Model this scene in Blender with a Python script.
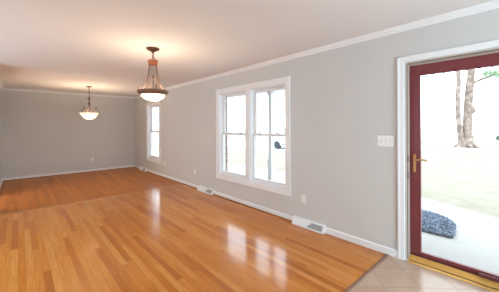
import bpy, bmesh, math, random
from mathutils import Vector, Matrix
random.seed(7)
PI = math.pi
for o in list(bpy.data.objects):
    bpy.data.objects.remove(o)
SC = bpy.context.scene
COL = SC.collection

# ------------------------------------------------------------------ camera
F_PX, YAW, YH, ROLL, PITCH = 255.8, math.radians(42.062), 126.617, math.radians(-0.323), math.radians(-0.138)
CAMP = Vector((-2.986, 0.0, 1.409))
fw = Vector((math.sin(YAW)*math.cos(PITCH), math.cos(YAW)*math.cos(PITCH), math.sin(PITCH)))
u0 = Vector((-math.sin(YAW)*math.sin(PITCH), -math.cos(YAW)*math.sin(PITCH), math.cos(PITCH)))
r0 = Vector((math.cos(YAW), -math.sin(YAW), 0))
rt = r0*math.cos(ROLL) + u0*math.sin(ROLL)
up = u0*math.cos(ROLL) - r0*math.sin(ROLL)
cd = bpy.data.cameras.new('camera'); cam = bpy.data.objects.new('camera', cd); COL.objects.link(cam)
cd.sensor_width = 36.0; cd.sensor_fit = 'HORIZONTAL'; cd.lens = F_PX/499*36
cd.shift_y = -(146.0-YH)/499; cd.clip_start = 0.02; cd.clip_end = 500
m = Matrix((rt, up, -fw)).transposed().to_4x4(); m.translation = CAMP
cam.matrix_world = m
SC.camera = cam

# ------------------------------------------------------------------ world, lights, exposure
w = bpy.data.worlds.new('overcast_sky'); SC.world = w; w.use_nodes = True
bg = w.node_tree.nodes['Background']
bg.inputs[0].default_value = (0.80, 0.91, 1.0, 1); bg.inputs[1].default_value = 5.4

def area(name, loc, rot, sx, sy, power, color):
    l = bpy.data.lights.new(name, 'AREA'); l.shape = 'RECTANGLE'; l.size = sx; l.size_y = sy
    l.energy = power; l.color = color
    o = bpy.data.objects.new(name, l); COL.objects.link(o); o.location = loc; o.rotation_euler = rot
    return o
# added fill light, set outside an invented picture window out of view
area('added_fill_picture_window', (-5.3, 4.0, 1.35), (0, -PI/2, 0), 1.5, 2.9, 9, (0.66, 0.87, 1.0))
# added main fill light, set outside an invented patio opening behind the camera
area('added_fill_patio_opening', (-1.5, -2.2, 1.15), (PI/2, 0, 0), 2.2, 1.9, 71, (0.66, 0.88, 1.0))
# added warm fill to brighten the dining area through an invented doorway
area('added_warm_fill_doorway', (-4.3, 6.75, 1.1), (0, -PI/2, 0), 1.9, 1.3, 34, (1.0, 0.84, 0.66))
# sampling guides in the real openings: they give off no light of their own, the sky's light just finds the openings sooner
def portal(name, loc, rot, sx, sy):
    o = area(name, loc, rot, sx, sy, 1.0, (1, 1, 1)); o.data.cycles.is_portal = True
portal('sky_portal_double_window', (0.15, 3.35, 1.254), (0, PI/2, 0), 1.60, 1.72)
portal('sky_portal_dining_window', (0.15, 7.58, 1.254), (0, PI/2, 0), 1.60, 0.87)
portal('sky_portal_front_door', (0.15, 0.42, 1.05), (0, PI/2, 0), 2.0, 0.91)
LAMP_W = (22, 50)

SC.view_settings.view_transform = 'Standard'; SC.view_settings.look = 'None'
SC.view_settings.gamma = 1.0; SC.view_settings.use_curve_mapping = False
SC.view_settings.exposure = 0.0
SC.cycles.max_bounces = 10; SC.cycles.diffuse_bounces = 6; SC.cycles.transparent_max_bounces = 16
SC.cycles.caustics_reflective = False; SC.cycles.caustics_refractive = False
SC.cycles.use_denoising = True; SC.cycles.sample_clamp_indirect = 4.0

# ------------------------------------------------------------------ materials
def srgb(r, g, b):
    f = lambda c: (c/255/12.92) if c/255 <= 0.04045 else ((c/255+0.055)/1.055)**2.4
    return (f(r), f(g), f(b), 1)
class NT:
    def __init__(s, name):
        s.m = bpy.data.materials.new(name); s.m.use_nodes = True; s.t = s.m.node_tree
        s.b = s.t.nodes['Principled BSDF']; s.out = s.t.nodes['Material Output']
        s.tc = s.t.nodes.new('ShaderNodeTexCoord')
    def n(s, typ, **kw):
        x = s.t.nodes.new(typ)
        for k, v in kw.items(): setattr(x, k, v)
        return x
    def l(s, a, b): s.t.links.new(a, b)
    def math(s, op, a, b=None, c=None):
        x = s.n('ShaderNodeMath', operation=op)
        for i, v in enumerate((a, b, c)):
            if v is None: continue
            if isinstance(v, (int, float)): x.inputs[i].default_value = v
            else: s.l(v, x.inputs[i])
        return x.outputs[0]
    def noise(s, scale, detail=3, vec=None, rough=0.5):
        x = s.n('ShaderNodeTexNoise'); x.inputs['Scale'].default_value = scale; x.inputs['Detail'].default_value = detail
        x.inputs['Roughness'].default_value = rough
        s.l(vec if vec is not None else s.tc.outputs['Object'], x.inputs['Vector']); return x.outputs['Fac']
    def ramp(s, fac, stops):
        x = s.n('ShaderNodeValToRGB'); e = x.color_ramp.elements
        while len(e) < len(stops): e.new(0.5)
        for i, (p, c) in enumerate(stops): e[i].position = p; e[i].color = c
        s.l(fac, x.inputs[0]); return x.outputs[0]
    def mix(s, fac, a, b, mode='MIX'):
        x = s.n('ShaderNodeMix', data_type='RGBA', blend_type=mode)
        for v, sock in ((fac, x.inputs[0]), (a, x.inputs[6]), (b, x.inputs[7])):
            if isinstance(v, (int, float, tuple)): sock.default_value = v
            else: s.l(v, sock)
        return x.outputs[2]
    def bump(s, h, strength=0.1, dist=0.01):
        x = s.n('ShaderNodeBump'); x.inputs['Strength'].default_value = strength; x.inputs['Distance'].default_value = dist
        s.l(h, x.inputs['Height']); s.l(x.outputs[0], s.b.inputs['Normal'])

def plain(name, col, rough=0.5, metal=0.0, var=0.06, scale=8, bump=0.0, spec=None):
    t = NT(name)
    dark = tuple(c*(1-var) for c in col[:3])+(1,); lite = tuple(min(1, c*(1+var)) for c in col[:3])+(1,)
    f = t.noise(scale)
    t.l(t.ramp(f, [(0.3, dark), (0.7, lite)]), t.b.inputs['Base Color'])
    t.b.inputs['Roughness'].default_value = rough; t.b.inputs['Metallic'].default_value = metal
    if spec is not None: t.b.inputs['Specular IOR Level'].default_value = spec
    if bump: t.bump(t.noise(scale*20), bump, 0.002)
    return t.m

def m_wood():
    t = NT('oak_strip_floor')
    sx = t.n('ShaderNodeSeparateXYZ'); t.l(t.tc.outputs['Object'], sx.inputs[0])
    X, Y = sx.outputs[0], sx.outputs[1]
    W = 0.060
    q = t.math('DIVIDE', X, W); ix = t.math('FLOOR', q); fx = t.math('FRACT', q)
    wn = t.n('ShaderNodeTexWhiteNoise', noise_dimensions='1D'); t.l(ix, wn.inputs['W'])
    yy = t.math('ADD', t.math('DIVIDE', Y, 1.25), t.math('MULTIPLY', wn.outputs['Value'], 37.3))
    iy = t.math('FLOOR', yy); fy = t.math('FRACT', yy)
    cb = t.n('ShaderNodeCombineXYZ'); t.l(ix, cb.inputs[0]); t.l(iy, cb.inputs[1])
    w2 = t.n('ShaderNodeTexWhiteNoise', noise_dimensions='2D'); t.l(cb.outputs[0], w2.inputs['Vector'])
    base = t.ramp(w2.outputs['Value'], [(0.0, srgb(184, 104, 28)), (0.2, srgb(208, 126, 40)), (0.55, srgb(219, 139, 52)), (0.85, srgb(225, 148, 62)), (1.0, srgb(231, 160, 76))])
    # grain stretched along the boards, shifted per board
    gv = t.n('ShaderNodeCombineXYZ')
    t.l(t.math('ADD', t.math('MULTIPLY', X, 60.0), t.math('MULTIPLY', w2.outputs['Value'], 91.0)), gv.inputs[0])
    t.l(t.math('MULTIPLY', Y, 3.0), gv.inputs[1])
    g = t.noise(1.0, 5, gv.outputs[0], 0.6)
    c1 = t.mix(t.math('MULTIPLY', t.math('SUBTRACT', g, 0.38), 1.5), base, srgb(152, 76, 12))
    broad = t.noise(0.7, 2)
    c2 = t.mix(t.math('MULTIPLY', broad, 0.25), c1, srgb(188, 102, 12))
    dining = t.math('GREATER_THAN', Y, 5.70)
    c2 = t.mix(t.math('MULTIPLY', dining, 0.85), c2, t.mix(t.math('MULTIPLY', w2.outputs['Value'], 0.8), srgb(196, 124, 58), srgb(144, 82, 36)))
    gap = t.math('MAXIMUM', t.math('LESS_THAN', fx, 0.035), t.math('LESS_THAN', fy, 0.003))
    c3 = t.mix(t.math('MULTIPLY', gap, t.math('SUBTRACT', 0.28, t.math('MULTIPLY', dining, 0.2))), c2, srgb(96, 48, 20))
    t.l(c3, t.b.inputs['Base Color'])
    t.l(t.math('ADD', t.math('ADD', 0.10, t.math('MULTIPLY', dining, 0.26)), t.math('MULTIPLY', t.noise(2.5, 3), 0.08)), t.b.inputs['Roughness'])
    t.l(t.math('SUBTRACT', 0.5, t.math('MULTIPLY', dining, 0.32)), t.b.inputs['Specular IOR Level'])
    t.b.inputs['IOR'].default_value = 1.5
    return t.m

def m_tile():
    t = NT('diagonal_stone_tile')
    sx = t.n('ShaderNodeSeparateXYZ'); t.l(t.tc.outputs['Object'], sx.inputs[0]); X, Y = sx.outputs[0], sx.outputs[1]
    P = 0.430
    u = t.math('DIVIDE', t.math('SUBTRACT', t.math('ADD', X, Y), 0.670), P)
    v = t.math('DIVIDE', t.math('SUBTRACT', t.math('SUBTRACT', Y, X), 0.640), P)
    fu, fv = t.math('FRACT', u), t.math('FRACT', v)
    def edge(f): return t.math('MINIMUM', f, t.math('SUBTRACT', 1.0, f))
    gr = t.math('LESS_THAN', t.math('MINIMUM', edge(fu), edge(fv)), 0.010)
    cb = t.n('ShaderNodeCombineXYZ'); t.l(t.math('FLOOR', u), cb.inputs[0]); t.l(t.math('FLOOR', v), cb.inputs[1])
    w2 = t.n('ShaderNodeTexWhiteNoise', noise_dimensions='2D'); t.l(cb.outputs[0], w2.inputs['Vector'])
    base = t.ramp(w2.outputs['Value'], [(0, srgb(190, 164, 145)), (1, srgb(200, 178, 160))])
    c = t.mix(t.math('MULTIPLY', t.noise(9, 4), 0.70), base, srgb(178, 138, 112))
    t.l(t.mix(gr, c, srgb(160, 130, 110)), t.b.inputs['Base Color'])
    t.b.inputs['Roughness'].default_value = 0.25
    t.bump(t.math('SUBTRACT', t.math('MULTIPLY', t.noise(20, 2), 0.2), gr), 0.25, 0.003)
    return t.m

def m_brick():
    t = NT('red_brick_veneer')
    sx = t.n('ShaderNodeSeparateXYZ'); t.l(t.tc.outputs['Object'], sx.inputs[0])
    cb = t.n('ShaderNodeCombineXYZ'); t.l(t.math('ADD', sx.outputs[0], sx.outputs[1]), cb.inputs[0]); t.l(sx.outputs[2], cb.inputs[1])
    b = t.n('ShaderNodeTexBrick'); t.l(cb.outputs[0], b.inputs['Vector'])
    b.inputs['Scale'].default_value = 1; b.inputs['Brick Width'].default_value = 0.21; b.inputs['Row Height'].default_value = 0.067
    b.inputs['Mortar Size'].default_value = 0.006
    b.inputs['Color1'].default_value = srgb(168, 134, 128); b.inputs['Color2'].default_value = srgb(150, 112, 108); b.inputs['Mortar'].default_value = srgb(185, 175, 165)
    t.l(b.outputs['Color'], t.b.inputs['Base Color']); t.b.inputs['Roughness'].default_value = 0.85
    t.bump(b.outputs['Fac'], 0.4, -0.006)
    return t.m

def m_glass(name, tint=(0.97, 0.985, 0.98, 1)):
    t = NT(name); t.t.nodes.remove(t.b)
    tr = t.n('ShaderNodeBsdfTransparent'); tr.inputs[0].default_value = tint
    gl = t.n('ShaderNodeBsdfGlossy'); gl.inputs['Roughness'].default_value = 0.02
    lw = t.n('ShaderNodeLayerWeight'); lw.inputs[0].default_value = 0.5
    fr = t.math('ADD', 0.035, t.math('MULTIPLY', 0.9, t.math('POWER', lw.outputs['Facing'], 5.0)))
    nz = t.noise(1.5, 2)
    mx = t.n('ShaderNodeMixShader'); t.l(t.math('MULTIPLY', fr, t.math('ADD', 0.85, t.math('MULTIPLY', nz, 0.2))), mx.inputs[0])
    t.l(tr.outputs[0], mx.inputs[1]); t.l(gl.outputs[0], mx.inputs[2]); t.l(mx.outputs[0], t.out.inputs[0])
    return t.m

def m_bowl(name, strength, col, thru=0.25):
    t = NT(name); t.t.nodes.remove(t.b)
    tl = t.n('ShaderNodeBsdfTranslucent'); tl.inputs[0].default_value = (0.6, 0.52, 0.42, 1)
    df = t.n('ShaderNodeBsdfDiffuse'); df.inputs[0].default_value = (0.75, 0.70, 0.64, 1)
    m1 = t.n('ShaderNodeMixShader'); m1.inputs[0].default_value = thru; t.l(df.outputs[0], m1.inputs[1]); t.l(tl.outputs[0], m1.inputs[2])
    em = t.n('ShaderNodeEmission'); em.inputs[0].default_value = col
    t.l(t.math('MULTIPLY', t.math('ADD', 0.8, t.math('MULTIPLY', t.noise(14, 3), 0.4)), strength), em.inputs[1])
    ad = t.n('ShaderNodeAddShader'); t.l(m1.outputs[0], ad.inputs[0]); t.l(em.outputs[0], ad.inputs[1]); t.l(ad.outputs[0], t.out.inputs[0])
    return t.m

def m_speckle(name, stops, scale, rough=0.9, bump=0.3, spec=0.5):
    t = NT(name)
    n1 = t.noise(scale, 4, rough=0.65)
    t.l(t.ramp(n1, stops), t.b.inputs['Base Color']); t.b.inputs['Roughness'].default_value = rough
    t.b.inputs['Specular IOR Level'].default_value = spec
    t.bump(t.noise(scale*2, 2), bump, 0.01)
    return t.m

WALL = plain('greige_wall_paint', srgb(208, 209, 208), 0.75, var=0.012, scale=1.5, bump=0.04, spec=0.3)
CEIL = plain('white_ceiling_paint', srgb(230, 229, 230), 0.9, var=0.01, scale=1.2, bump=0.03, spec=0.2)
TRIM = plain('white_trim_paint', srgb(238, 241, 244), 0.38, var=0.01, scale=3)
VINYL = plain('white_vinyl', srgb(236, 238, 241), 0.32, var=0.01, scale=5)
POST = plain('pale_blue_grey_post_paint', srgb(226, 233, 238), 0.5, var=0.02)
PLASTIC = plain('white_plastic', srgb(240, 240, 238), 0.35, var=0.01, scale=20)
SLOT = plain('dark_slot', srgb(60, 58, 56), 0.6)
WOOD = m_wood(); TILE = m_tile(); BRICK = m_brick()
SHOE = plain('stained_oak_moulding', srgb(150, 88, 44), 0.35, var=0.2, scale=12)
SHOE_DARK = plain('dark_stained_strip', srgb(142, 108, 86), 0.5, var=0.15, scale=12)
STRIP = plain('oak_border_board', srgb(205, 141, 82), 0.22, var=0.12, scale=9)
MAROON = plain('maroon_door_paint', srgb(128, 60, 64), 0.32, var=0.06, scale=4)
MAROON_D = plain('maroon_sweep', srgb(98, 42, 46), 0.4, var=0.08, scale=6)
JAMB = plain('taupe_jamb_paint', srgb(196, 184, 174), 0.5, var=0.03, scale=4)
GASKET = plain('brown_weatherstrip', srgb(92, 76, 68), 0.7, var=0.1)
BRASS = plain('polished_brass', srgb(236, 184, 100), 0.42, 0.4, var=0.06, scale=10)
BRONZE = plain('rubbed_bronze', srgb(120, 84, 62), 0.5, 0.2, var=0.25, scale=18)
DARKBR = plain('dark_bronze_rod', srgb(84, 60, 48), 0.6, 0.0, var=0.2)
COPPER = plain('copper_ring', srgb(178, 108, 72), 0.45, 0.5, var=0.12, scale=16)
ABRASS = plain('antique_brass', srgb(206, 152, 100), 0.4, 0.5, var=0.12, scale=30)
GRILLE = plain('grey_metal_grille', srgb(178, 183, 186), 0.5, 0.05, var=0.1, scale=30)
GRILLE_BACK = plain('grille_shadow_box', srgb(128, 133, 137), 0.7)
GLASS = m_glass('window_glass'); DGLASS = m_glass('storm_door_glass')
BOWL1 = m_bowl('lit_white_glass', 0.85, (1.0, 0.88, 0.72, 1)); BOWL2 = m_bowl('lit_alabaster_glass', 0.62, (1.0, 0.82, 0.60, 1), 0.10)
CONC = m_speckle('pale_concrete', [(0.3, srgb(164, 162, 159)), (0.7, srgb(174, 172, 168))], 14, bump=0.05)
LAWN = m_speckle('short_lawn', [(0.3, srgb(132, 128, 111)), (0.5, srgb(139, 134, 120)), (0.7, srgb(145, 139, 129))], 3.0, bump=0.4, spec=0.1)
ASPH = m_speckle('pale_asphalt', [(0.3, srgb(178, 180, 182)), (0.7, srgb(196, 197, 198))], 5, bump=0.1)
MULCH = m_speckle('dark_slate_mulch', [(0.3, srgb(48, 58, 72)), (0.5, srgb(100, 115, 134)), (0.7, srgb(160, 172, 188))], 45, bump=0.3)
BARK = m_speckle('pale_mottled_bark', [(0.3, srgb(92, 76, 68)), (0.5, srgb(134, 116, 106)), (0.68, srgb(168, 154, 144))], 3.5, bump=0.6)
LEAF = m_speckle('pale_green_leaves', [(0.3, srgb(120, 152, 112)), (0.7, srgb(178, 200, 168))], 6, rough=0.6, bump=0.05)
HEDGE = m_speckle('grey_green_hedge_leaves', [(0.3, srgb(110, 132, 112)), (0.7, srgb(160, 178, 156))], 6, rough=0.7, bump=0.05)
CARP = plain('silver_car_paint', srgb(232, 236, 240), 0.25, 0.0, var=0.01)
TYRE = plain('black_rubber', srgb(44, 50, 58), 0.7)
CARG = plain('tinted_car_glass', srgb(128, 142, 154), 0.1)
CHROME = plain('wheel_alloy', srgb(190, 194, 198), 0.3, 0.8)
LIGHTP = plain('lamp_lens', srgb(225, 225, 225), 0.15)

# ------------------------------------------------------------------ mesh helpers
class MB:
    def __init__(s): s.bm = bmesh.new()
    def box(s, x0, x1, y0, y1, z0, z1, bev=0.0, mat=None):
        vs = [s.bm.verts.new(p) for p in ((x0,y0,z0),(x1,y0,z0),(x1,y1,z0),(x0,y1,z0),(x0,y0,z1),(x1,y0,z1),(x1,y1,z1),(x0,y1,z1))]
        fs = [s.bm.faces.new([vs[i] for i in f]) for f in ((3,2,1,0),(4,5,6,7),(0,1,5,4),(1,2,6,5),(2,3,7,6),(3,0,4,7))]
        if mat is not None: bmesh.ops.transform(s.bm, matrix=mat, verts=vs)
        if bev:
            es = list({e for f in fs for e in f.edges})
            bmesh.ops.bevel(s.bm, geom=es, offset=bev, segments=2, affect='EDGES', profile=0.5)
        return s
    def prism(s, pts, axis, a, b, bev=0.0):
        """extrude a 2-D outline along axis; pts are the two other coordinates in x,y,z order"""
        def P(p, t):
            q = list(p); q.insert(axis, t); return q
        A = [s.bm.verts.new(P(p, a)) for p in pts]; B = [s.bm.verts.new(P(p, b)) for p in pts]
        n = len(pts); fs = [s.bm.faces.new(A), s.bm.faces.new(B[::-1])]
        for i in range(n):
            fs.append(s.bm.faces.new((A[i], B[i], B[(i+1) % n], A[(i+1) % n])))
        bmesh.ops.recalc_face_normals(s.bm, faces=fs)
        if bev:
            bmesh.ops.bevel(s.bm, geom=list({e for f in fs for e in f.edges}), offset=bev, segments=2, affect='EDGES')
        return s
    def lathe(s, prof, cx=0, cy=0, n=32, axis=2, close=True):
        rings = []
        for r, z in prof:
            ring = []
            for k in range(n):
                a = 2*PI*k/n
                p = [r*math.cos(a), r*math.sin(a)]; p.insert(axis, z)
                p[0] += cx; p[1] += cy
                ring.append(s.bm.verts.new(p))
            rings.append(ring)
        fs = []
        for a, b in zip(rings, rings[1:]):
            for k in range(n):
                fs.append(s.bm.faces.new((a[k], a[(k+1) % n], b[(k+1) % n], b[k])))
        if close:
            fs.append(s.bm.faces.new(rings[0][::-1])); fs.append(s.bm.faces.new(rings[-1]))
        bmesh.ops.recalc_face_normals(s.bm, faces=fs)
        return s
    def tube(s, pts, rad, n=10, cap=True):
        pts = [Vector(p) for p in pts]
        rad = rad if isinstance(rad, (list, tuple)) else [rad]*len(pts)
        rings = []; ref = None
        for i, p in enumerate(pts):
            d = (pts[min(i+1, len(pts)-1)]-pts[max(i-1, 0)]).normalized()
            if ref is None: ref = d.orthogonal().normalized()
            ref = (ref-d*ref.dot(d)).normalized(); bn = d.cross(ref)
            rings.append([s.bm.verts.new(p+(ref*math.cos(2*PI*k/n)+bn*math.sin(2*PI*k/n))*rad[i]) for k in range(n)])
        fs = []
        for a, b in zip(rings, rings[1:]):
            for k in range(n): fs.append(s.bm.faces.new((a[k], a[(k+1) % n], b[(k+1) % n], b[k])))
        if cap: fs += [s.bm.faces.new(rings[0][::-1]), s.bm.faces.new(rings[-1])]
        bmesh.ops.recalc_face_normals(s.bm, faces=fs)
        return s
    def torus(s, c, R, r, mat=None, n=20, k=8, sx=1.0):
        pts = [Vector((R*sx*math.cos(2*PI*i/n), R*math.sin(2*PI*i/n), 0)) for i in range(n)]
        rings = []
        for i in range(n):
            a = 2*PI*i/n; rad = Vector((math.cos(a), math.sin(a), 0))
            ring = []
            for j in range(k):
                b = 2*PI*j/k; v = pts[i]+rad*r*math.cos(b)+Vector((0, 0, r*math.sin(b)))
                if mat is not None: v = mat @ v
                ring.append(s.bm.verts.new(v+Vector(c)))
            rings.append(ring)
        for i in range(n):
            for j in range(k):
                s.bm.faces.new((rings[i][j], rings[(i+1) % n][j], rings[(i+1) % n][(j+1) % k], rings[i][(j+1) % k]))
        return s
    def build(s, name, mat, parent=None, smooth=False, loc=None, kind=None, label=None):
        bmesh.ops.recalc_face_normals(s.bm, faces=s.bm.faces[:])
        me = bpy.data.meshes.new(name); s.bm.to_mesh(me); s.bm.free()
        me.materials.append(mat)
        if smooth:
            for p in me.polygons: p.use_smooth = True
            me.set_sharp_from_angle(angle=math.radians(35))
        o = bpy.data.objects.new(name, me); COL.objects.link(o)
        if parent is not None: o.parent = parent
        if loc is not None: o.location = loc
        if kind: o['kind'] = kind
        if label: o['label'] = label
        return o
def tag(o, label, cat, group=None, kind=None):
    o['label'] = label; o['category'] = cat
    if group: o['group'] = group
    if kind: o['kind'] = kind
    return o
def empty(name, loc=(0, 0, 0), rz=0.0):
    o = bpy.data.objects.new(name, None); COL.objects.link(o); o.location = loc; o.rotation_euler = (0, 0, rz); return o
def copy_tree(o, parent=None):
    c = o.copy(); COL.objects.link(c)
    if parent is not None: c.parent = parent
    for ch in [x for x in bpy.data.objects if x.parent == o]: copy_tree(ch, c)
    return c
def struct(o, label, cat): return tag(o, label, cat, None, 'structure')

# ------------------------------------------------------------------ room shell
H = 2.44; D = 9.30; XL = -3.318; YT = 5.70; XW = -4.90; YB = -1.80; YF = 1.065
struct(MB().box(XW, 0, YF, D, -0.10, 0).box(XW, -1.95, YB, YF, -0.10, 0).build('floor', WOOD), 'glossy honey oak strip floor of the long room', 'floor')
struct(MB().box(-1.95, 0, YB, YF, -0.10, 0).build('floor', TILE), 'beige diagonal tile floor inside the front door', 'floor')
struct(MB().box(XW-0.1, 0.12, YB-0.1, D+0.1, H, H+0.12).build('ceiling', CEIL), 'plain white ceiling', 'ceiling')
OP = [(2.49, 4.21, 0.453, 2.055), (7.145, 8.015, 0.453, 2.055), (-0.045, 0.885, 0.0, 2.055)]   # openings in the window wall
def wall_x(mb, x0, x1, ya, yb, z0, z1, ops):
    ops = sorted(ops); y = ya
    for (a, b, c, d) in ops:
        mb.box(x0, x1, y, a, z0, z1)
        if c > z0: mb.box(x0, x1, a, b, z0, c)
        mb.box(x0, x1, a, b, d, z1); y = b
    mb.box(x0, x1, y, yb, z0, z1); return mb
struct(wall_x(MB(), 0, 0.12, YB, D, 0, H, OP).build('wall_right', WALL), 'light greige wall with the windows and the front door', 'wall')
OPX = [(2.44, 4.235, 0.42, 2.09), (6.95, 8.40, 0.35, 2.16), (-0.075, 0.915, -0.2, 2.085)]
struct(wall_x(MB(), 0.12, 0.22, YB-0.5, D+0.5, -0.2, 2.75, OPX).build('wall_outside', BRICK), 'red brick outer face of the house', 'wall')
struct(MB().box(XL-0.12, 0.12, D, D+0.12, 0, H).build('wall_back', WALL), 'greige end wall of the dining area', 'wall')
struct(wall_x(MB(), XL-0.12, XL, YT, D, 0, H, [(6.15, 7.35, 0, 2.05)]).build('wall_left', WALL), 'greige side wall of the dining area', 'wall')  # the doorway is an unseen addition that lets the warm fill in
struct(MB().box(XW, XL-0.12, YT, YT+0.12, 0, H).box(XW, XL-0.12, D-0.12, D, 0, H).box(XW-0.12, XW, YT+0.12, D, 0, H).build('wall_return', WALL), 'greige return wall beside the dining area', 'wall')
struct(wall_x(MB(), XW-0.12, XW, YB, YT+0.12, 0, H, [(2.5, 5.5, 0.5, 2.1)]).build('wall_living', WALL), 'greige living room wall with an added picture window opening', 'wall')
mb = MB().box(XW-0.12, -2.6, YB-0.12, YB, 0, H).box(-0.4, 0.12, YB-0.12, YB, 0, H).box(-2.6, -0.4, YB-0.12, YB, 2.1, H)
struct(mb.build('wall_front', WALL), 'greige wall with an added patio opening behind the camera', 'wall')
w3 = struct(empty('window_3', (XW-0.06, 4.0, 0.5)), 'added unseen picture window that lets fill light in', 'window')  # invented out of view, so the living room gets more light
mb = MB()
for a, b, c, d in ((-1.5, 1.5, 0, 0.05), (-1.5, 1.5, 1.55, 1.6), (-1.5, -1.45, 0, 1.6), (1.45, 1.5, 0, 1.6), (-0.03, 0.03, 0, 1.6)): mb.box(-0.03, 0.03, a, b, c, d)
mb.build('window_frame', VINYL, w3); MB().box(-0.004, 0.004, -1.46, 1.46, 0.04, 1.56).build('pane', GLASS, w3)
d2 = struct(empty('door_2', (-1.5, YB-0.06, 0)), 'added unseen sliding patio door that lets fill light in', 'door')  # invented behind the camera to admit the main fill light
mb = MB()
for a, b, c, d in ((-1.1, 1.1, 0, 0.06), (-1.1, 1.1, 2.04, 2.1), (-1.1, -1.04, 0, 2.1), (1.04, 1.1, 0, 2.1), (-0.04, 0.04, 0, 2.1)): mb.box(a, b, -0.03, 0.03, c, d)
mb.build('door_frame', VINYL, d2); MB().box(-1.05, 1.05, -0.004, 0.004, 0.05, 2.05).build('pane', GLASS, d2)

# crown moulding: (offset from wall, height) profile
CR = [(0.0, H), (0.052, H), (0.052, H-0.008), (0.044, H-0.013), (0.036, H-0.026), (0.020, H-0.038), (0.010, H-0.044), (0.008, H-0.055), (0.0, H-0.055)]
struct(MB().prism([(-a, z) for a, z in CR], 1, YB, D).build('trim_1', TRIM), 'white crown moulding above the window wall', 'trim')
struct(MB().prism([(D-a, z) for a, z in CR], 0, XL, 0).build('trim_2', TRIM), 'white crown moulding above the dining end wall', 'trim')
struct(MB().prism([(XL+a, z) for a, z in CR], 1, YT, D).build('trim_3', TRIM), 'white crown moulding above the dining side wall', 'trim')
# baseboards
BB = [(0, 0), (0.013, 0), (0.013, 0.064), (0.008, 0.074), (0, 0.078)]
REG = [(1.825, 2.325, 'big'), (4.41, 4.96, 'mid'), (8.10, 8.62, 'far')]
mb = MB()
for a, b in ((0.955, 1.825), (2.325, 4.41), (4.96, 8.10), (8.62, D)): mb.prism([(-o, z) for o, z in BB], 1, a, b)
mb.prism([(-o, z) for o, z in BB], 1, YB, -0.115)
struct(mb.build('baseboard_right', TRIM), 'white baseboard under the windows', 'baseboard')
struct(MB().prism([(D-o, z) for o, z in BB], 0, XL, -0.013).build('baseboard_back', TRIM), 'white baseboard of the dining end wall', 'baseboard')
struct(MB().prism([(XL+o, z) for o, z in BB], 1, YT, 6.15).prism([(XL+o, z) for o, z in BB], 1, 7.35, D-0.013).build('baseboard_left', TRIM), 'white baseboard of the dining side wall', 'baseboard')
QR = [(0.013, 0), (0.030, 0), (0.0285, 0.008), (0.024, 0.014), (0.018, 0.017), (0.013, 0.018)]
mb = MB()
for a, b in ((2.325, 4.41), (4.96, 8.10), (8.62, D-0.013)): mb.prism([(-o, z) for o, z in QR], 1, a, b)
struct(mb.build('trim_4', SHOE), 'stained oak shoe moulding along the window wall', 'trim')
struct(MB().prism([(D-o, z) for o, z in QR], 0, XL+0.013, -0.03).build('trim_5', SHOE), 'stained oak shoe moulding along the dining end wall', 'trim')
# floor strips
struct(MB().box(XL, -0.0135, YT-0.04, YT+0.04, -0.01, 0.0025, 0.001).build('trim_6', STRIP), 'flush oak board across the floor between living and dining areas', 'trim')
struct(MB().prism([(YF-0.024, 0.0), (YF-0.020, 0.005), (YF-0.005, 0.008), (YF+0.010, 0.005), (YF+0.014, 0.0)], 0, -1.95, -0.0135).build('trim_7', SHOE_DARK), 'dull wooden threshold strip between oak and tile', 'trim')

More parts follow.
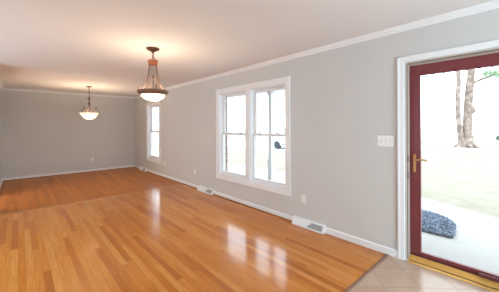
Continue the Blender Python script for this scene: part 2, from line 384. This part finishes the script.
# ------------------------------------------------------------------ windows
def window(name, y0, y1, z0, z1, units, label):
    """units: list of (ya, yb) openings; y0..z1 is the outline of the casing"""
    r = struct(empty(name, (0, (y0+y1)/2, z0)), label, 'window')
    oy, oz = (y0+y1)/2, z0
    bx = lambda mb, x0, x1, a, b, c, d, bev=0.0: mb.box(x0, x1, a-oy, b-oy, c-oz, d-oz, bev)
    a0, b1 = units[0][0], units[-1][1]
    zo0, zo1 = z0+0.085, z1-0.085
    mb = MB()
    bx(mb, -0.020, 0, y0, a0+0.005, z0, z1, 0.004); bx(mb, -0.020, 0, b1-0.005, y1, z0, z1, 0.004)
    bx(mb, -0.0195, 0, a0, b1, z1-0.085, z1-0.0005, 0.004); bx(mb, -0.0195, 0, a0, b1, z0+0.0005, zo0, 0.004)
    for (p, q) in zip(units, units[1:]): bx(mb, -0.020, 0.10, p[1], q[0], zo0, zo1, 0.003)
    # raised back band round the outside
    for (a, b, c, d) in ((y0-0.004, y0+0.014, z0-0.004, z1+0.004), (y1-0.014, y1+0.004, z0-0.004, z1+0.004)): bx(mb, -0.026, 0, a, b, c, d, 0.003)
    bx(mb, -0.0258, 0, y0, y1, z1-0.014, z1+0.0036, 0.003); bx(mb, -0.0258, 0, y0, y1, z0-0.0036, z0+0.014, 0.003)
    mb.build('casing', TRIM, r)
    for (a, b) in units:
        j = MB()
        bx(j, 0.0, 0.13, a, a+0.018, zo0, zo1); bx(j, 0.0, 0.13, b-0.018, b, zo0, zo1)
        bx(j, 0.0, 0.13, a+0.018, b-0.018, zo1-0.018, zo1); bx(j, 0.0, 0.13, a+0.018, b-0.018, zo0, zo0+0.015)
        bx(j, 0.081, 0.086, a+0.018, a+0.030, zo0, zo1); bx(j, 0.081, 0.086, b-0.030, b-0.018, zo0, zo1)
        j.build('jamb', VINYL, r)
        zm = (zo0+zo1)/2
        for (xa, xb, c, d, rb, rtp) in ((0.045, 0.078, zo0+0.015, zm+0.025, 0.052, 0.036), (0.088, 0.120, zm-0.015, zo1-0.018, 0.036, 0.040)):
            s = MB(); A, B = a+0.020, b-0.020; st = 0.040
            bx(s, xa, xb, A, A+st, c, d, 0.003); bx(s, xa, xb, B-st, B, c, d, 0.003)
            bx(s, xa+0.0004, xb-0.0004, A+st, B-st, c, c+rb, 0.003); bx(s, xa+0.0004, xb-0.0004, A+st, B-st, d-rtp, d, 0.003)
            so = s.build('sash', VINYL, r)
            g = MB(); xm = (xa+xb)/2
            bx(g, xm-0.002, xm+0.002, A+st-0.004, B-st+0.004, c+rb-0.004, d-rtp+0.004); g.build('pane', GLASS, so)
        zt = zm+0.025
        for k in (0.25, 0.75):
            yy = a+(b-a)*k
            l = MB(); bx(l, 0.030, 0.070, yy-0.028, yy+0.028, zt, zt+0.012, 0.004); bx(l, 0.034, 0.050, yy-0.012, yy+0.040, zt+0.012, zt+0.022, 0.003)
            l.build('sash_lock', VINYL, r)
    return r
window('window_1', 2.405, 4.295, 0.368, 2.140, [(2.49, 3.295), (3.405, 4.21)], 'white double window of two hung sashes side by side')
w2 = window('window_2', 7.06, 8.10, 0.368, 2.140, [(7.145, 8.015)], 'white single hung window in the dining area')

mb = MB()   # outer brickmould that closes the brick opening round the dining window
for a, b, c, d in ((6.95, 7.145, 0.35, 2.16), (8.015, 8.40, 0.35, 2.16), (7.145, 8.015, 0.35, 0.453), (7.145, 8.015, 2.055, 2.16)): mb.box(0.121, 0.140, a-7.58, b-7.58, c-0.368, d-0.368)
mb.build('outer_frame', VINYL, w2)
# ------------------------------------------------------------------ front door
YD0, YD1 = -0.045, 0.885           # opening
tr = MB()
tr.box(-0.019, 0, YD1+0.010, 0.955, 0, 2.114, 0.004).box(-0.024, 0, 0.940, 0.958, 0, 2.117, 0.003)
tr.box(-0.019, 0, -0.115, YD0-0.010, 0, 2.114, 0.004)
tr.box(-0.0188, 0, YD0-0.010, YD1+0.010, 2.060, 2.1138, 0.004).box(-0.0238, 0, -0.115, 0.958, 2.100, 2.1168, 0.003)
struct(tr.build('trim_8', TRIM), 'white casing round the front door', 'trim')
jb = struct(empty('trim_9', (0.06, YD1, 0)), 'taupe door jamb with brown weatherstrip', 'trim')
j = MB().box(-0.06, 0.16, -0.010, 0.0, 0, 2.055).box(-0.06, 0.16, YD0-YD1, YD0-YD1+0.010, 0, 2.055).box(-0.06, 0.16, YD0-YD1+0.010, -0.010, 2.043, 2.055)
j.build('jamb', JAMB, jb)
MB().box(-0.060, -0.046, -0.013, -0.0095, 0.02, 2.043, 0.001).box(-0.060, -0.046, YD0-YD1+0.010, -0.010, 2.039, 2.0435, 0.001).build('weatherstrip', GASKET, jb, label='brown weatherstrip in the door jamb')
for z, hh in ((1.055, 0.028), (0.885, 0.036)):
    s = MB().box(-0.050, -0.020, -0.0125, -0.0095, z-hh, z+hh, 0.0008).box(-0.042, -0.028, -0.0135, -0.012, z-hh*0.5, z+hh*0.5)
    s.build('strike_plate', GASKET, jb, label='dark metal strike plate on the jamb')
th = MB().prism([(-0.016, 0), (-0.014, 0.009), (0.006, 0.012), (0.008, 0.006), (0.021, 0.006), (0.023, 0.022), (0.070, 0.050), (0.0745, 0.051), (0.0745, 0.036), (0.150, 0.036), (0.150, 0)], 1, YD0+0.012, YD1-0.018)
tho = th.build('trim_10', BRASS); struct(tho, 'polished brass threshold under the maroon storm door', 'threshold')
MB().box(0.0065, 0.0225, YD0+0.013, YD1-0.019, 0.005, 0.0125).build('gasket', SLOT, tho, label='black gap along the brass threshold')

dr = struct(empty('door_1', (0.086, YD1-0.011, 0.046)), 'maroon full glass storm door with a brass lever', 'door')
DY = -(YD1-YD0-0.022)               # far edge of the door, measured from its latch edge
DH = 1.985
fr = MB(); ST = 0.086
fr.box(0, 0.034, -ST, 0, 0, DH, 0.003).box(0, 0.034, DY, DY+ST, 0, DH, 0.003)
fr.box(0.0005, 0.0335, DY+ST, -ST, DH-0.100, DH, 0.003).box(0.0005, 0.0335, DY+ST, -ST, 0, 0.044, 0.003)
fr.build('door_frame', MAROON, dr)
gl = MB()   # glazing bead
for a, b, c, d in ((-ST-0.012, -ST+0.001, 0.035, DH-0.09), (DY+ST-0.001, DY+ST+0.012, 0.035, DH-0.09)): gl.box(-0.006, 0.030, a, b, c, d, 0.003)
gl.box(-0.006, 0.030, DY+ST, -ST, DH-0.112, DH-0.099, 0.003).box(-0.006, 0.030, DY+ST, -ST, 0.043, 0.054, 0.003)
gl.build('glazing_bead', MAROON, dr)
k = MB()
for i in range(9):
    y = -ST-0.04-i*0.085
    if y > DY+ST: k.box(-0.008, 0.0, y-0.010, y+0.010, DH-0.120, DH-0.104, 0.002)
k.build('glazing_clip', MAROON_D, dr)
MB().box(0.014, 0.019, DY+ST-0.005, -ST+0.005, 0.040, DH-0.096).build('pane', DGLASS, dr)
MB().box(-0.010, 0.0, DY+0.01, -0.01, -0.006, 0.022, 0.003).box(-0.016, -0.010, DY+0.01, -0.01, 0.006, 0.012).build('door_sweep', MAROON_D, dr)
cl = MB()
cl.lathe([(0.001, -0.545), (0.010, -0.548), (0.016, -0.556), (0.0165, -0.570), (0.0165, DY+0.02), (0.001, DY+0.02)], -0.034, 0.0, 16, axis=1)
for v in cl.bm.verts: v.co.z += 0.030
cl.box(-0.020, 0.0, -0.66, -0.64, 0.016, 0.044, 0.002)
cl.build('door_closer', MAROON_D, dr, smooth=True)
hd = MB().box(-0.010, 0, -0.058, -0.032, 0.870, 1.058, 0.004)
ho = hd.build('handle', ABRASS, dr, label='brass escutcheon and lever of the storm door')
lv = MB().tube([(-0.008, -0.045, 1.000), (-0.030, -0.045, 1.000), (-0.046, -0.050, 1.001), (-0.050, -0.065, 1.003), (-0.050, -0.100, 1.008), (-0.048, -0.135, 1.012), (-0.044, -0.158, 1.006), (-0.040, -0.166, 0.997)],
               [0.010, 0.009, 0.009, 0.009, 0.0085, 0.008, 0.007, 0.005], 12)
lv.build('lever', ABRASS, ho, smooth=True)
MB().lathe([(0.012, -0.014), (0.013, -0.008), (0.013, -0.005)], 0, 0, 16, axis=0).build('keyhole_rose', ABRASS, ho, loc=(-0.004, -0.045, 0.905))

# ------------------------------------------------------------------ pendant lamps
def lamp_light(parent, z, power, rad, col=(1.0, 0.76, 0.51)):
    l = bpy.data.lights.new('bulb', 'POINT'); l.energy = power; l.color = col; l.shadow_soft_size = rad
    o = bpy.data.objects.new('bulb', l); COL.objects.link(o); o.parent = parent; o.location = (0, 0, z)
def pendant_near():
    r = tag(empty('pendant_lamp', (-1.665, 3.36, H)), 'bronze pendant lamp with a bell of thin rods above a lit white bowl', 'lamp', 'hanging ceiling lamps')
    Z = lambda z: z-H
    MB().lathe([(0.078, Z(2.44)), (0.082, Z(2.434)), (0.076, Z(2.424)), (0.050, Z(2.408)), (0.022, Z(2.396)), (0.014, Z(2.385)), (0.010, Z(2.372)), (0.002, Z(2.370))], n=32).build('ceiling_plate', BRONZE, r, smooth=True)
    c = MB()
    for i, z in enumerate((2.360, 2.332)):
        c.torus((0, 0, Z(z)), 0.018, 0.0042, Matrix.Rotation(PI/2*i, 4, 'Z') @ Matrix.Rotation(PI/2, 4, 'X'), sx=0.65)
    c.torus((0.006, 0, Z(2.303)), 0.022, 0.005, Matrix.Rotation(0.5, 4, 'Z') @ Matrix.Rotation(PI/2, 4, 'X'))
    c.tube([(0.024, 0.006, Z(2.31)), (0.045, 0.012, Z(2.300)), (0.056, 0.014, Z(2.285)), (0.050, 0.012, Z(2.268))], 0.004, 8)
    c.build('chain', BRONZE, r, smooth=True)
    MB().lathe([(0.062, Z(2.282)), (0.066, Z(2.278)), (0.059, Z(2.266)), (0.057, Z(2.236)), (0.060, Z(2.229)), (0.056, Z(2.227)), (0.050, Z(2.236)), (0.052, Z(2.266)), (0.004, Z(2.274))], n=32).build('collar', COPPER, r, smooth=True, label='copper collar of the pendant')
    for i in range(9):
        a = 2*PI*(i+0.25)/9
        pts = []
        for (rr, z) in ((0.048, 2.235), (0.051, 2.18), (0.056, 2.13), (0.066, 2.075), (0.078, 2.02), (0.096, 1.965), (0.124, 1.910), (0.170, 1.878)):
            pts.append((rr*math.cos(a), rr*math.sin(a), Z(z)))
        MB().tube(pts, 0.0034, 6).build('rod', DARKBR, r, smooth=True)
    MB().lathe([(0.005, Z(2.262)), (0.005, Z(2.085)), (0.011, Z(2.078)), (0.016, Z(2.062)), (0.010, Z(2.045)), (0.004, Z(2.038)), (0.004, Z(1.965)), (0.001, Z(1.96))], n=14).build('centre_stem', DARKBR, r, smooth=True)
    MB().lathe([(0.154, Z(1.836)), (0.164, Z(1.826)), (0.182, Z(1.842)), (0.196, Z(1.862)), (0.197, Z(1.878)), (0.190, Z(1.884)), (0.166, Z(1.880)), (0.156, Z(1.860)), (0.154, Z(1.836))], n=48, close=False).build('rim', BRONZE, r, smooth=True)
    for i in range(3):
        a = 2*PI*i/3+0.02-YAW+PI
        MB().lathe([(0.012, Z(1.878)), (0.009, Z(1.895)), (0.006, Z(1.908)), (0.010, Z(1.922)), (0.006, Z(1.936)), (0.001, Z(1.942))], n=12).build('finial', BRONZE, r, smooth=True, loc=(0.188*math.cos(a), 0.188*math.sin(a), 0))
    pr = [(0.152*math.cos(t), 1.842-0.098*math.sin(t)) for t in [PI/2*k/12 for k in range(12)]] + [(0.006, 1.746)]
    MB().lathe([(a, Z(z)) for a, z in pr], n=40, close=False).build('bowl', BOWL1, r, smooth=True, label='lit white glass bowl')
    MB().lathe([(0.002, Z(1.750)), (0.016, Z(1.747)), (0.014, Z(1.740)), (0.007, Z(1.735)), (0.010, Z(1.727)), (0.006, Z(1.720)), (0.001, Z(1.718))], n=14).build('bottom_knob', BRONZE, r, smooth=True)
    lamp_light(r, Z(1.835), LAMP_W[0], 0.05)
def pendant_far():
    r = tag(empty('pendant_lamp', (-1.66, 7.51, H)), 'bronze pendant lamp with a straight stem and scroll arms over the dining area', 'lamp', 'hanging ceiling lamps')
    Z = lambda z: z-H
    MB().lathe([(0.066, Z(2.44)), (0.070, Z(2.435)), (0.060, Z(2.424)), (0.030, Z(2.408)), (0.016, Z(2.396)), (0.008, Z(2.385)), (0.001, Z(2.384))], n=28).build('ceiling_plate', BRONZE, r, smooth=True)
    MB().lathe([(0.008, Z(2.392)), (0.008, Z(2.15)), (0.001, Z(2.149))], n=12).build('stem', DARKBR, r, smooth=True)
    MB().lathe([(0.006, Z(2.16)), (0.020, Z(2.150)), (0.026, Z(2.125)), (0.016, Z(2.100)), (0.012, Z(2.06)), (0.022, Z(2.02)), (0.026, Z(1.985)), (0.016, Z(1.945)), (0.012, Z(1.90)), (0.014, Z(1.78)), (0.012, Z(1.62)), (0.001, Z(1.60))], n=16).build('centre_column', DARKBR, r, smooth=True)
    MB().tube([(0.01, 0, Z(2.13)), (-0.03, 0.02, Z(2.150)), (-0.05, 0.02, Z(2.13)), (-0.04, 0.02, Z(2.11))], 0.005, 8).build('loop', BRONZE, r, smooth=True)
    for i in range(3):
        a = 2*PI*i/3-YAW+0.25
        prof = [(0.012, 1.80), (0.035, 1.775), (0.075, 1.785), (0.115, 1.825), (0.150, 1.860), (0.172, 1.885), (0.168, 1.905), (0.148, 1.905), (0.140, 1.885), (0.152, 1.872)]
        s = MB().tube([(q*math.cos(a), q*math.sin(a), Z(z)) for q, z in prof], [0.007]*8+[0.008, 0.009], 8)
        prof2 = [(0.150, 1.860), (0.180, 1.835), (0.205, 1.80), (0.214, 1.765), (0.205, 1.750)]
        s.tube([(q*math.cos(a), q*math.sin(a), Z(z)) for q, z in prof2], 0.006, 8)
        s.build('arm', DARKBR, r, smooth=True)
    MB().lathe([(a, Z(z)) for a, z in ((0.226, 1.758), (0.212, 1.756), (0.192, 1.740), (0.172, 1.706), (0.148, 1.668), (0.112, 1.630), (0.070, 1.607), (0.030, 1.597), (0.008, 1.595))], n=40, close=False).build('bowl', BOWL2, r, smooth=True, label='lit flared alabaster glass bowl')
    MB().lathe([(0.002, Z(1.602)), (0.018, Z(1.598)), (0.016, Z(1.590)), (0.007, Z(1.583)), (0.010, Z(1.573)), (0.001, Z(1.562))], n=14).build('bottom_knob', BRONZE, r, smooth=True)
    lamp_light(r, Z(1.70), LAMP_W[1], 0.05)
pendant_near(); pendant_far()

# ------------------------------------------------------------------ baseboard registers
def register(L, label, gfrac):
    """origin at the middle of its base against the wall; room side is -x, length along y"""
    r = tag(empty('baseboard_register'), label, 'air register', 'baseboard air registers')
    Hh, Dp, Tp = 0.098, 0.074, 0.038
    mb = MB().prism([(0, 0), (-Dp, 0), (-Dp, 0.014), (-Tp, Hh-0.004), (-Tp+0.004, Hh), (0, Hh)], 1, -L/2+0.012, L/2-0.012)
    mb.build('housing', TRIM, r)
    for s in (-1, 1):
        a, b = (L/2-0.012, L/2) if s > 0 else (-L/2, -L/2+0.012)
        MB().prism([(0, 0), (-Dp-0.006, 0), (-Dp-0.006, 0.018), (-Tp-0.005, Hh+0.002), (-Tp, Hh+0.006), (0, Hh+0.006)], 1, a, b).build('end_cap', TRIM, r)
    # grille on the sloping face: local (t along y, s up the slope)
    p0 = Vector((-Dp, 0, 0.014)); p1 = Vector((-Tp, 0, Hh-0.004)); sl = (p1-p0); nrm = Vector((-sl.z, 0, sl.x)).normalized()
    def P(t, s, off): return p0+sl*s+Vector((0, t, 0))+nrm*off
    ya, yb = -L/2+0.024, -L/2+0.024+gfrac*L
    def slab(mb, quad, o0, o1):
        A = [mb.bm.verts.new(P(t, s, o0)) for t, s in quad]; B = [mb.bm.verts.new(P(t, s, o1)) for t, s in quad]
        mb.bm.faces.new(A[::-1]); mb.bm.faces.new(B)
        for i in range(4): mb.bm.faces.new((A[i], A[(i+1) % 4], B[(i+1) % 4], B[i]))
    sk = 0.30*gfrac*L
    g = MB(); slab(g, [(ya, 0.12), (yb, 0.12), (yb-sk, 0.90), (ya, 0.90)], -0.004, 0.0012)
    go = g.build('grille', GRILLE_BACK, r, label='grey metal grille on the sloping face')
    lv = MB(); n = max(6, int(gfrac*L/0.016))
    for i in range(n):
        t = ya+(yb-ya)*(i+0.5)/n
        top = 0.90 if t < yb-sk else 0.12+0.78*(yb-t)/sk
        if top > 0.2: slab(lv, [(t-0.0042, 0.12), (t+0.0042, 0.12), (t+0.0042, top), (t-0.0042, top)], 0.0012, 0.004)
    for q in (0.37, 0.63):
        slab(lv, [(ya, q-0.03), (yb-sk*(q-0.12)/0.78-0.004, q-0.03), (yb-sk*(q-0.12)/0.78-0.004, q+0.03), (ya, q+0.03)], 0.0012, 0.0036)
    lv.build('louvre', GRILLE, go)
    return r
register(0.50, 'white baseboard register under the double window, on the side towards the front door', 0.47).location = (0, 2.075, 0)
register(0.55, 'white baseboard register between the double window and the single window', 0.36).location = (0, 4.685, 0)
register(0.52, 'small looking white baseboard register in the far dining corner', 0.40).location = (0, 8.36, 0)

# ------------------------------------------------------------------ outlets and switches
def outlet(label):
    r = tag(empty('wall_outlet'), label, 'outlet', 'white wall outlets')
    MB().box(-0.006, 0, -0.036, 0.036, -0.058, 0.058, 0.003).build('cover_plate', PLASTIC, r)
    for s in (-1, 1):
        f = MB().box(-0.0085, -0.003, -0.017, 0.017, s*0.0205-0.014, s*0.0205+0.014, 0.002).build('socket', PLASTIC, r)
        MB().box(-0.0089, -0.008, -0.0075, -0.0055, s*0.0205-0.002, s*0.0205+0.007).box(-0.0089, -0.008, 0.0055, 0.0075, s*0.0205-0.002, s*0.0205+0.007).box(-0.0089, -0.008, -0.002, 0.002, s*0.0205-0.010, s*0.0205-0.006).build('slot', SLOT, f)
    MB().lathe([(0.003, -0.0072), (0.003, -0.005)], 0, 0, 10, axis=0).build('screw', GRILLE, r)
    return r
outlet('white wall outlet below the corner of the double window, above a register').location = (0, 2.173, 0.376)
outlet('white wall outlet between the single window and the double window').location = (0, 5.18, 0.376)
outlet('faint white wall outlet close beside the single dining window').location = (0, 6.82, 0.400)
o = outlet('white wall outlet on the dining end wall'); o.location = (-1.265, D, 0.395); o.rotation_euler = (0, 0, PI/2)
sw = tag(empty('light_switch', (0, 1.083, 1.235)), 'white three gang light switch plate beside the front door', 'light switch')
MB().box(-0.007, 0, -0.082, 0.082, -0.060, 0.060, 0.003).build('cover_plate', PLASTIC, sw)
for i, y in enumerate((0.046, 0, -0.046)):
    s = MB().box(-0.0085, -0.004, y-0.007, y+0.007, -0.014, 0.014, 0.001).build('toggle_collar', GRILLE, sw)
    zz = 0.012 if i == 0 else -0.012
    MB().prism([(-0.008, -0.006), (-0.008, 0.006), (-0.022, zz+0.004), (-0.022, zz-0.003)], 1, y-0.0045, y+0.0045).build('toggle', PLASTIC, s)
    for z in (-0.030, 0.030): MB().lathe([(0.003, -0.0082), (0.003, -0.005)], 0, 0, 10, axis=0).build('screw', GRILLE, sw, loc=(0, y, z))

# ------------------------------------------------------------------ outside
struct(MB().box(0.22, 160, -90, 130, -0.40, -0.17).build('lawn', LAWN), 'pale green front lawn', 'lawn')
edge = [(2.0, -6.0), (2.20, -3.0), (2.45, -0.8), (2.70, 0.0), (2.90, 0.38), (3.03, 0.63), (3.19, 0.93), (3.34, 1.26), (3.47, 1.64), (3.60, 2.2), (3.66, 3.0), (3.70, 5.0), (3.70, 16.0)]
mb = MB(); mb.prism([(0.22, -6.0)]+edge+[(0.22, 16.0)], 2, -0.30, -0.15)
struct(mb.build('path', CONC), 'pale concrete porch and walkway outside the front door', 'path')
mb = MB(); mb.prism([(17.3, -1.0-20), (20.9, -21.0), (20.2, 0.0), (19.3, 5.0), (15.9, 20.0), (10.5, 50.0), (4.5, 50.0), (8.4, 20.0), (9.2, 7.0), (15.6, 5.5), (16.7, 0.0)], 2, -0.30, -0.158)
struct(mb.build('street', ASPH), 'pale street beyond the front lawn', 'street')
mb = MB(); mb.prism([(35, -80), (120, -80), (120, 120), (25, 120), (31, 20)], 2, -0.30, -0.160)
struct(mb.build('pavement', CONC), 'pale open pavement far beyond the street', 'pavement')
struct(MB().box(0.22, 1.75, -3.5, 13.5, 2.50, 2.62).box(1.27, 1.43, -3.5, 13.5, 2.20, 2.50).build('porch_roof', VINYL), 'white porch roof and beam outside the windows', 'porch roof')
for y, lab in ((4.06, 'pale square porch post seen through the double window'), (10.90, 'pale square porch post seen through the single dining window'), (1.50, 'pale square porch post just beside the front door'), (7.65, 'pale square porch post between the two windows')):
    p = tag(empty('porch_post', (1.35 if y != 1.50 else 1.20, y, -0.15)), lab, 'post', 'porch posts')
    MB().box(-0.048, 0.048, -0.048, 0.048, 0.76, 2.29, 0.004).build('shaft', POST, p)
    MB().box(-0.062, 0.062, -0.062, 0.062, 0, 0.76, 0.006).box(-0.068, 0.068, -0.068, 0.068, 0.75, 0.775, 0.004).build('base', POST, p)
    MB().box(-0.066, 0.066, -0.066, 0.066, 2.28, 2.35, 0.006).build('capital', POST, p)
# mulch bed with a rounded end
bed = [(1.40, 0.76), (1.44, 0.735), (1.66, 0.753), (1.99, 0.81), (2.186, 0.902), (2.30, 1.023), (2.37, 1.186), (2.37, 1.353), (2.30, 1.80), (2.20, 2.4), (2.10, 3.2), (1.60, 3.2), (1.46, 2.0), (1.39, 1.30), (1.39, 1.00)]
mb = MB(); mb.prism(bed, 2, -0.17, -0.125)
def inside(x, y):
    c = False; n = len(bed)
    for i in range(n):
        x1, y1 = bed[i]; x2, y2 = bed[(i+1) % n]
        if (y1 > y) != (y2 > y) and x < (x2-x1)*(y-y1)/(y2-y1)+x1: c = not c
    return c
for i in range(3600):
    x, y = random.uniform(1.38, 2.40), random.uniform(0.73, 2.4)
    if not inside(x, y): continue
    s = random.uniform(0.010, 0.026)
    M = Matrix.Translation((x, y, -0.125+random.uniform(0, 0.018))) @ Matrix.Rotation(random.uniform(0, 6.28), 4, 'Z') @ Matrix.Rotation(random.uniform(-0.8, 0.8), 4, 'X')
    mb.box(-s, s, -s*0.45, s*0.45, -0.005, 0.005, 0, M)
tag(mb.build('mulch', MULCH), 'dark slate grey mulch bed with a rounded end beside the walkway', 'mulch', None, 'stuff')
# tree with two stems
TB = Vector((19.95, 3.16, -0.17)); RV = Vector((0.742, -0.670, 0)); FV = Vector((0.670, 0.742, 0))
def TP(a, z, b=0.0): return RV*a+FV*b+Vector((0, 0, z))
tree = tag(empty('tree', TB), 'tall pale barked tree with two stems on the front lawn', 'tree')
tk = MB()
tk.tube([TP(0.24, -0.1), TP(0.23, 0.15), TP(0.20, 0.5), TP(0.17, 1.0), TP(0.18, 1.8), TP(0.22, 2.8), TP(0.32, 4.0), TP(0.45, 5.2), TP(0.5, 6.8), TP(0.55, 9.0, 0.3)], [0.46, 0.38, 0.31, 0.275, 0.255, 0.25, 0.235, 0.21, 0.17, 0.09], 14)
tk.tube([TP(-0.18, -0.1, -0.05), TP(-0.20, 0.15, -0.05), TP(-0.24, 0.5), TP(-0.34, 1.1), TP(-0.44, 2.0), TP(-0.48, 3.2), TP(-0.42, 4.6), TP(-0.50, 6.0), TP(-0.8, 8.2)], [0.34, 0.26, 0.20, 0.165, 0.15, 0.145, 0.135, 0.12, 0.06], 12)
for a, b in ((0.75, -0.1), (0.5, -0.5), (-0.62, -0.1), (0.0, -0.6), (-0.3, 0.5), (0.4, 0.5)):
    tk.tube([TP(a*0.25, 0.45, b*0.25), TP(a*0.55, 0.18, b*0.55), TP(a*0.9, 0.02, b*0.9), TP(a*1.15, -0.06, b*1.15)], [0.17, 0.15, 0.10, 0.03], 8)
# a burl on the thick stem
tk.tube([TP(0.30, 2.35, -0.15), TP(0.38, 2.5, -0.2), TP(0.40, 2.7, -0.2), TP(0.33, 2.85, -0.15)], [0.10, 0.17, 0.16, 0.08], 10)
tk.build('trunk', BARK, tree, smooth=True)
br = MB(); tips = []
for base, d, L in (((0.45, 4.4, 0), (1.0, 0.25, -0.3), 2.6), ((0.5, 5.4, 0), (0.9, 0.7, 0.5), 3.0), ((-0.48, 5.2, 0), (-0.8, 0.7, -0.4), 2.6), ((0.52, 7.2, 0), (0.5, 0.9, -0.5), 2.5),
                   ((-0.65, 7.0, 0), (-0.6, 0.9, 0.6), 2.4), ((0.55, 8.4, 0), (-0.2, 1.0, 0.5), 2.0), ((0.5, 6.2, 0), (0.9, 0.5, -0.9), 3.0)):
    p = [TP(base[0]+d[0]*L*t, base[1]+d[1]*L*t+0.25*math.sin(PI*t), base[2]+d[2]*L*t) for t in (0, 0.25, 0.5, 0.75, 1.0)]
    br.tube(p, [0.09, 0.07, 0.055, 0.035, 0.015], 8); tips += p[2:]
br.build('branch', BARK, tree, smooth=True)
lf = MB()
def leaf(mb, c, s):
    M = Matrix.Translation(c) @ Matrix.Rotation(random.uniform(0, 6.28), 4, 'Z') @ Matrix.Rotation(random.uniform(-1.2, 1.2), 4, 'X') @ Matrix.Rotation(random.uniform(-0.6, 0.6), 4, 'Y')
    q = [mb.bm.verts.new(M @ Vector(v)) for v in ((0, -s, 0), (s*0.45, -s*0.1, s*0.08), (0, s, -s*0.1), (-s*0.45, -s*0.1, s*0.08))]
    mb.bm.faces.new(q)
for c in tips:
    for i in range(260):
        g = Vector((random.gauss(0, 0.50), random.gauss(0, 0.50), random.gauss(0.15, 0.30)))
        if (c+g).z < 4.35: continue
        leaf(lf, c+g, random.uniform(0.06, 0.11))
for i in range(420):
    leaf(lf, TP(random.uniform(0.9, 2.9), random.gauss(5.05, 0.17), random.gauss(-0.2, 0.35)), random.uniform(0.06, 0.11))
fo = lf.build('foliage', LEAF, tree); fo['kind'] = 'stuff'
# far hedge
def shrub(x, y, sx, sy, sz, label):
    r = tag(empty('shrub', (x, y, -0.17)), label, 'shrub')
    b = MB()
    for i in range(int(1500)):
        while True:
            v = Vector((random.uniform(-1, 1), random.uniform(-1, 1), random.uniform(0, 1)))
            if v.length < 1: break
        v = v.normalized()*(0.75+0.25*random.random())
        leaf(b, Vector((v.x*sx, v.y*sy, 0.05+abs(v.z)*sz)), random.uniform(0.09, 0.16))
    f = b.build('foliage', HEDGE, r); f['kind'] = 'stuff'
    s = MB()
    for k in range(5):
        a = 2*PI*k/5; s.tube([(0.05*math.cos(a), 0.05*math.sin(a), -0.05), (0.4*sx*math.cos(a), 0.4*sy*math.sin(a), sz*0.4), (0.7*sx*math.cos(a), 0.7*sy*math.sin(a), sz*0.75)], [0.05, 0.035, 0.015], 6)
    s.build('stem', BARK, r)
shrub(33.5, 1.6, 0.8, 1.0, 0.65, 'low grey green shrub far beyond the tree')
# parked car
car = tag(empty('car', (10.86, 10.3, -0.158), 0.0), 'silver car parked on the street, seen past the porch post', 'car')
side = [(2.15, 0.30), (2.20, 0.48), (2.14, 0.66), (1.95, 0.78), (1.15, 0.92), (0.45, 1.36), (0.05, 1.45), (-0.9, 1.46), (-1.45, 1.32), (-1.95, 0.98), (-2.16, 0.92), (-2.22, 0.60), (-2.16, 0.34), (-1.75, 0.26)]
def arch(c): return [(c+0.31*math.cos(t), 0.26+0.28*math.sin(t)) for t in [PI*k/10 for k in range(11)]][::-1]
outline = side[:13]+[(-1.72, 0.30)]+arch(-1.33)+[(-0.9, 0.24), (0.9, 0.24)]+arch(1.33)+[(1.75, 0.28)]
b = MB(); b.prism(outline, 0, -0.86, 0.86)
for v in b.bm.verts:
    if v.co.z > 0.95: v.co.x *= 1-0.30*(v.co.z-0.95)/0.5
b.build('body', CARP, car)
for sgn in (-1, 1):
    g = MB(); pts = [(0.95, 0.955), (0.42, 1.30), (0.05, 1.375), (-0.85, 1.385), (-1.35, 1.27), (-1.75, 0.99)]
    g.prism(pts, 0, 0, 0.02)
    for v in g.bm.verts: v.co.x = sgn*(0.855*(1-0.30*(max(v.co.z, 0.95)-0.95)/0.5)+0.004+v.co.x)
    g.build('window', CARG, car)
    for yw in (1.33, -1.33):
        t = MB().lathe([(0.185, -0.10), (0.265, -0.10), (0.285, -0.07), (0.285, 0.07), (0.265, 0.10), (0.185, 0.10)], 0, 0, 28, axis=0)
        wo = t.build('wheel', TYRE, car, smooth=True, loc=(sgn*0.76, yw, 0.285))
        MB().lathe([(0.185, -0.085), (0.15, -0.095), (0.03, -0.10)], 0, 0, 20, axis=0).lathe([(0.185, 0.085), (0.15, 0.095), (0.03, 0.10)], 0, 0, 20, axis=0).build('rim', CHROME, wo, smooth=True)
    MB().box(sgn*0.62-0.18, sgn*0.62+0.18, 2.06, 2.17, 0.60, 0.70, 0.02).build('headlamp', LIGHTP, car)
MB().box(-0.55, 0.55, 2.12, 2.215, 0.42, 0.54, 0.015).build('grille', TYRE, car)
MB().box(-0.868, 0.868, -0.95, 0.95, 0.30, 0.36, 0.01).build('side_trim', TYRE, car)
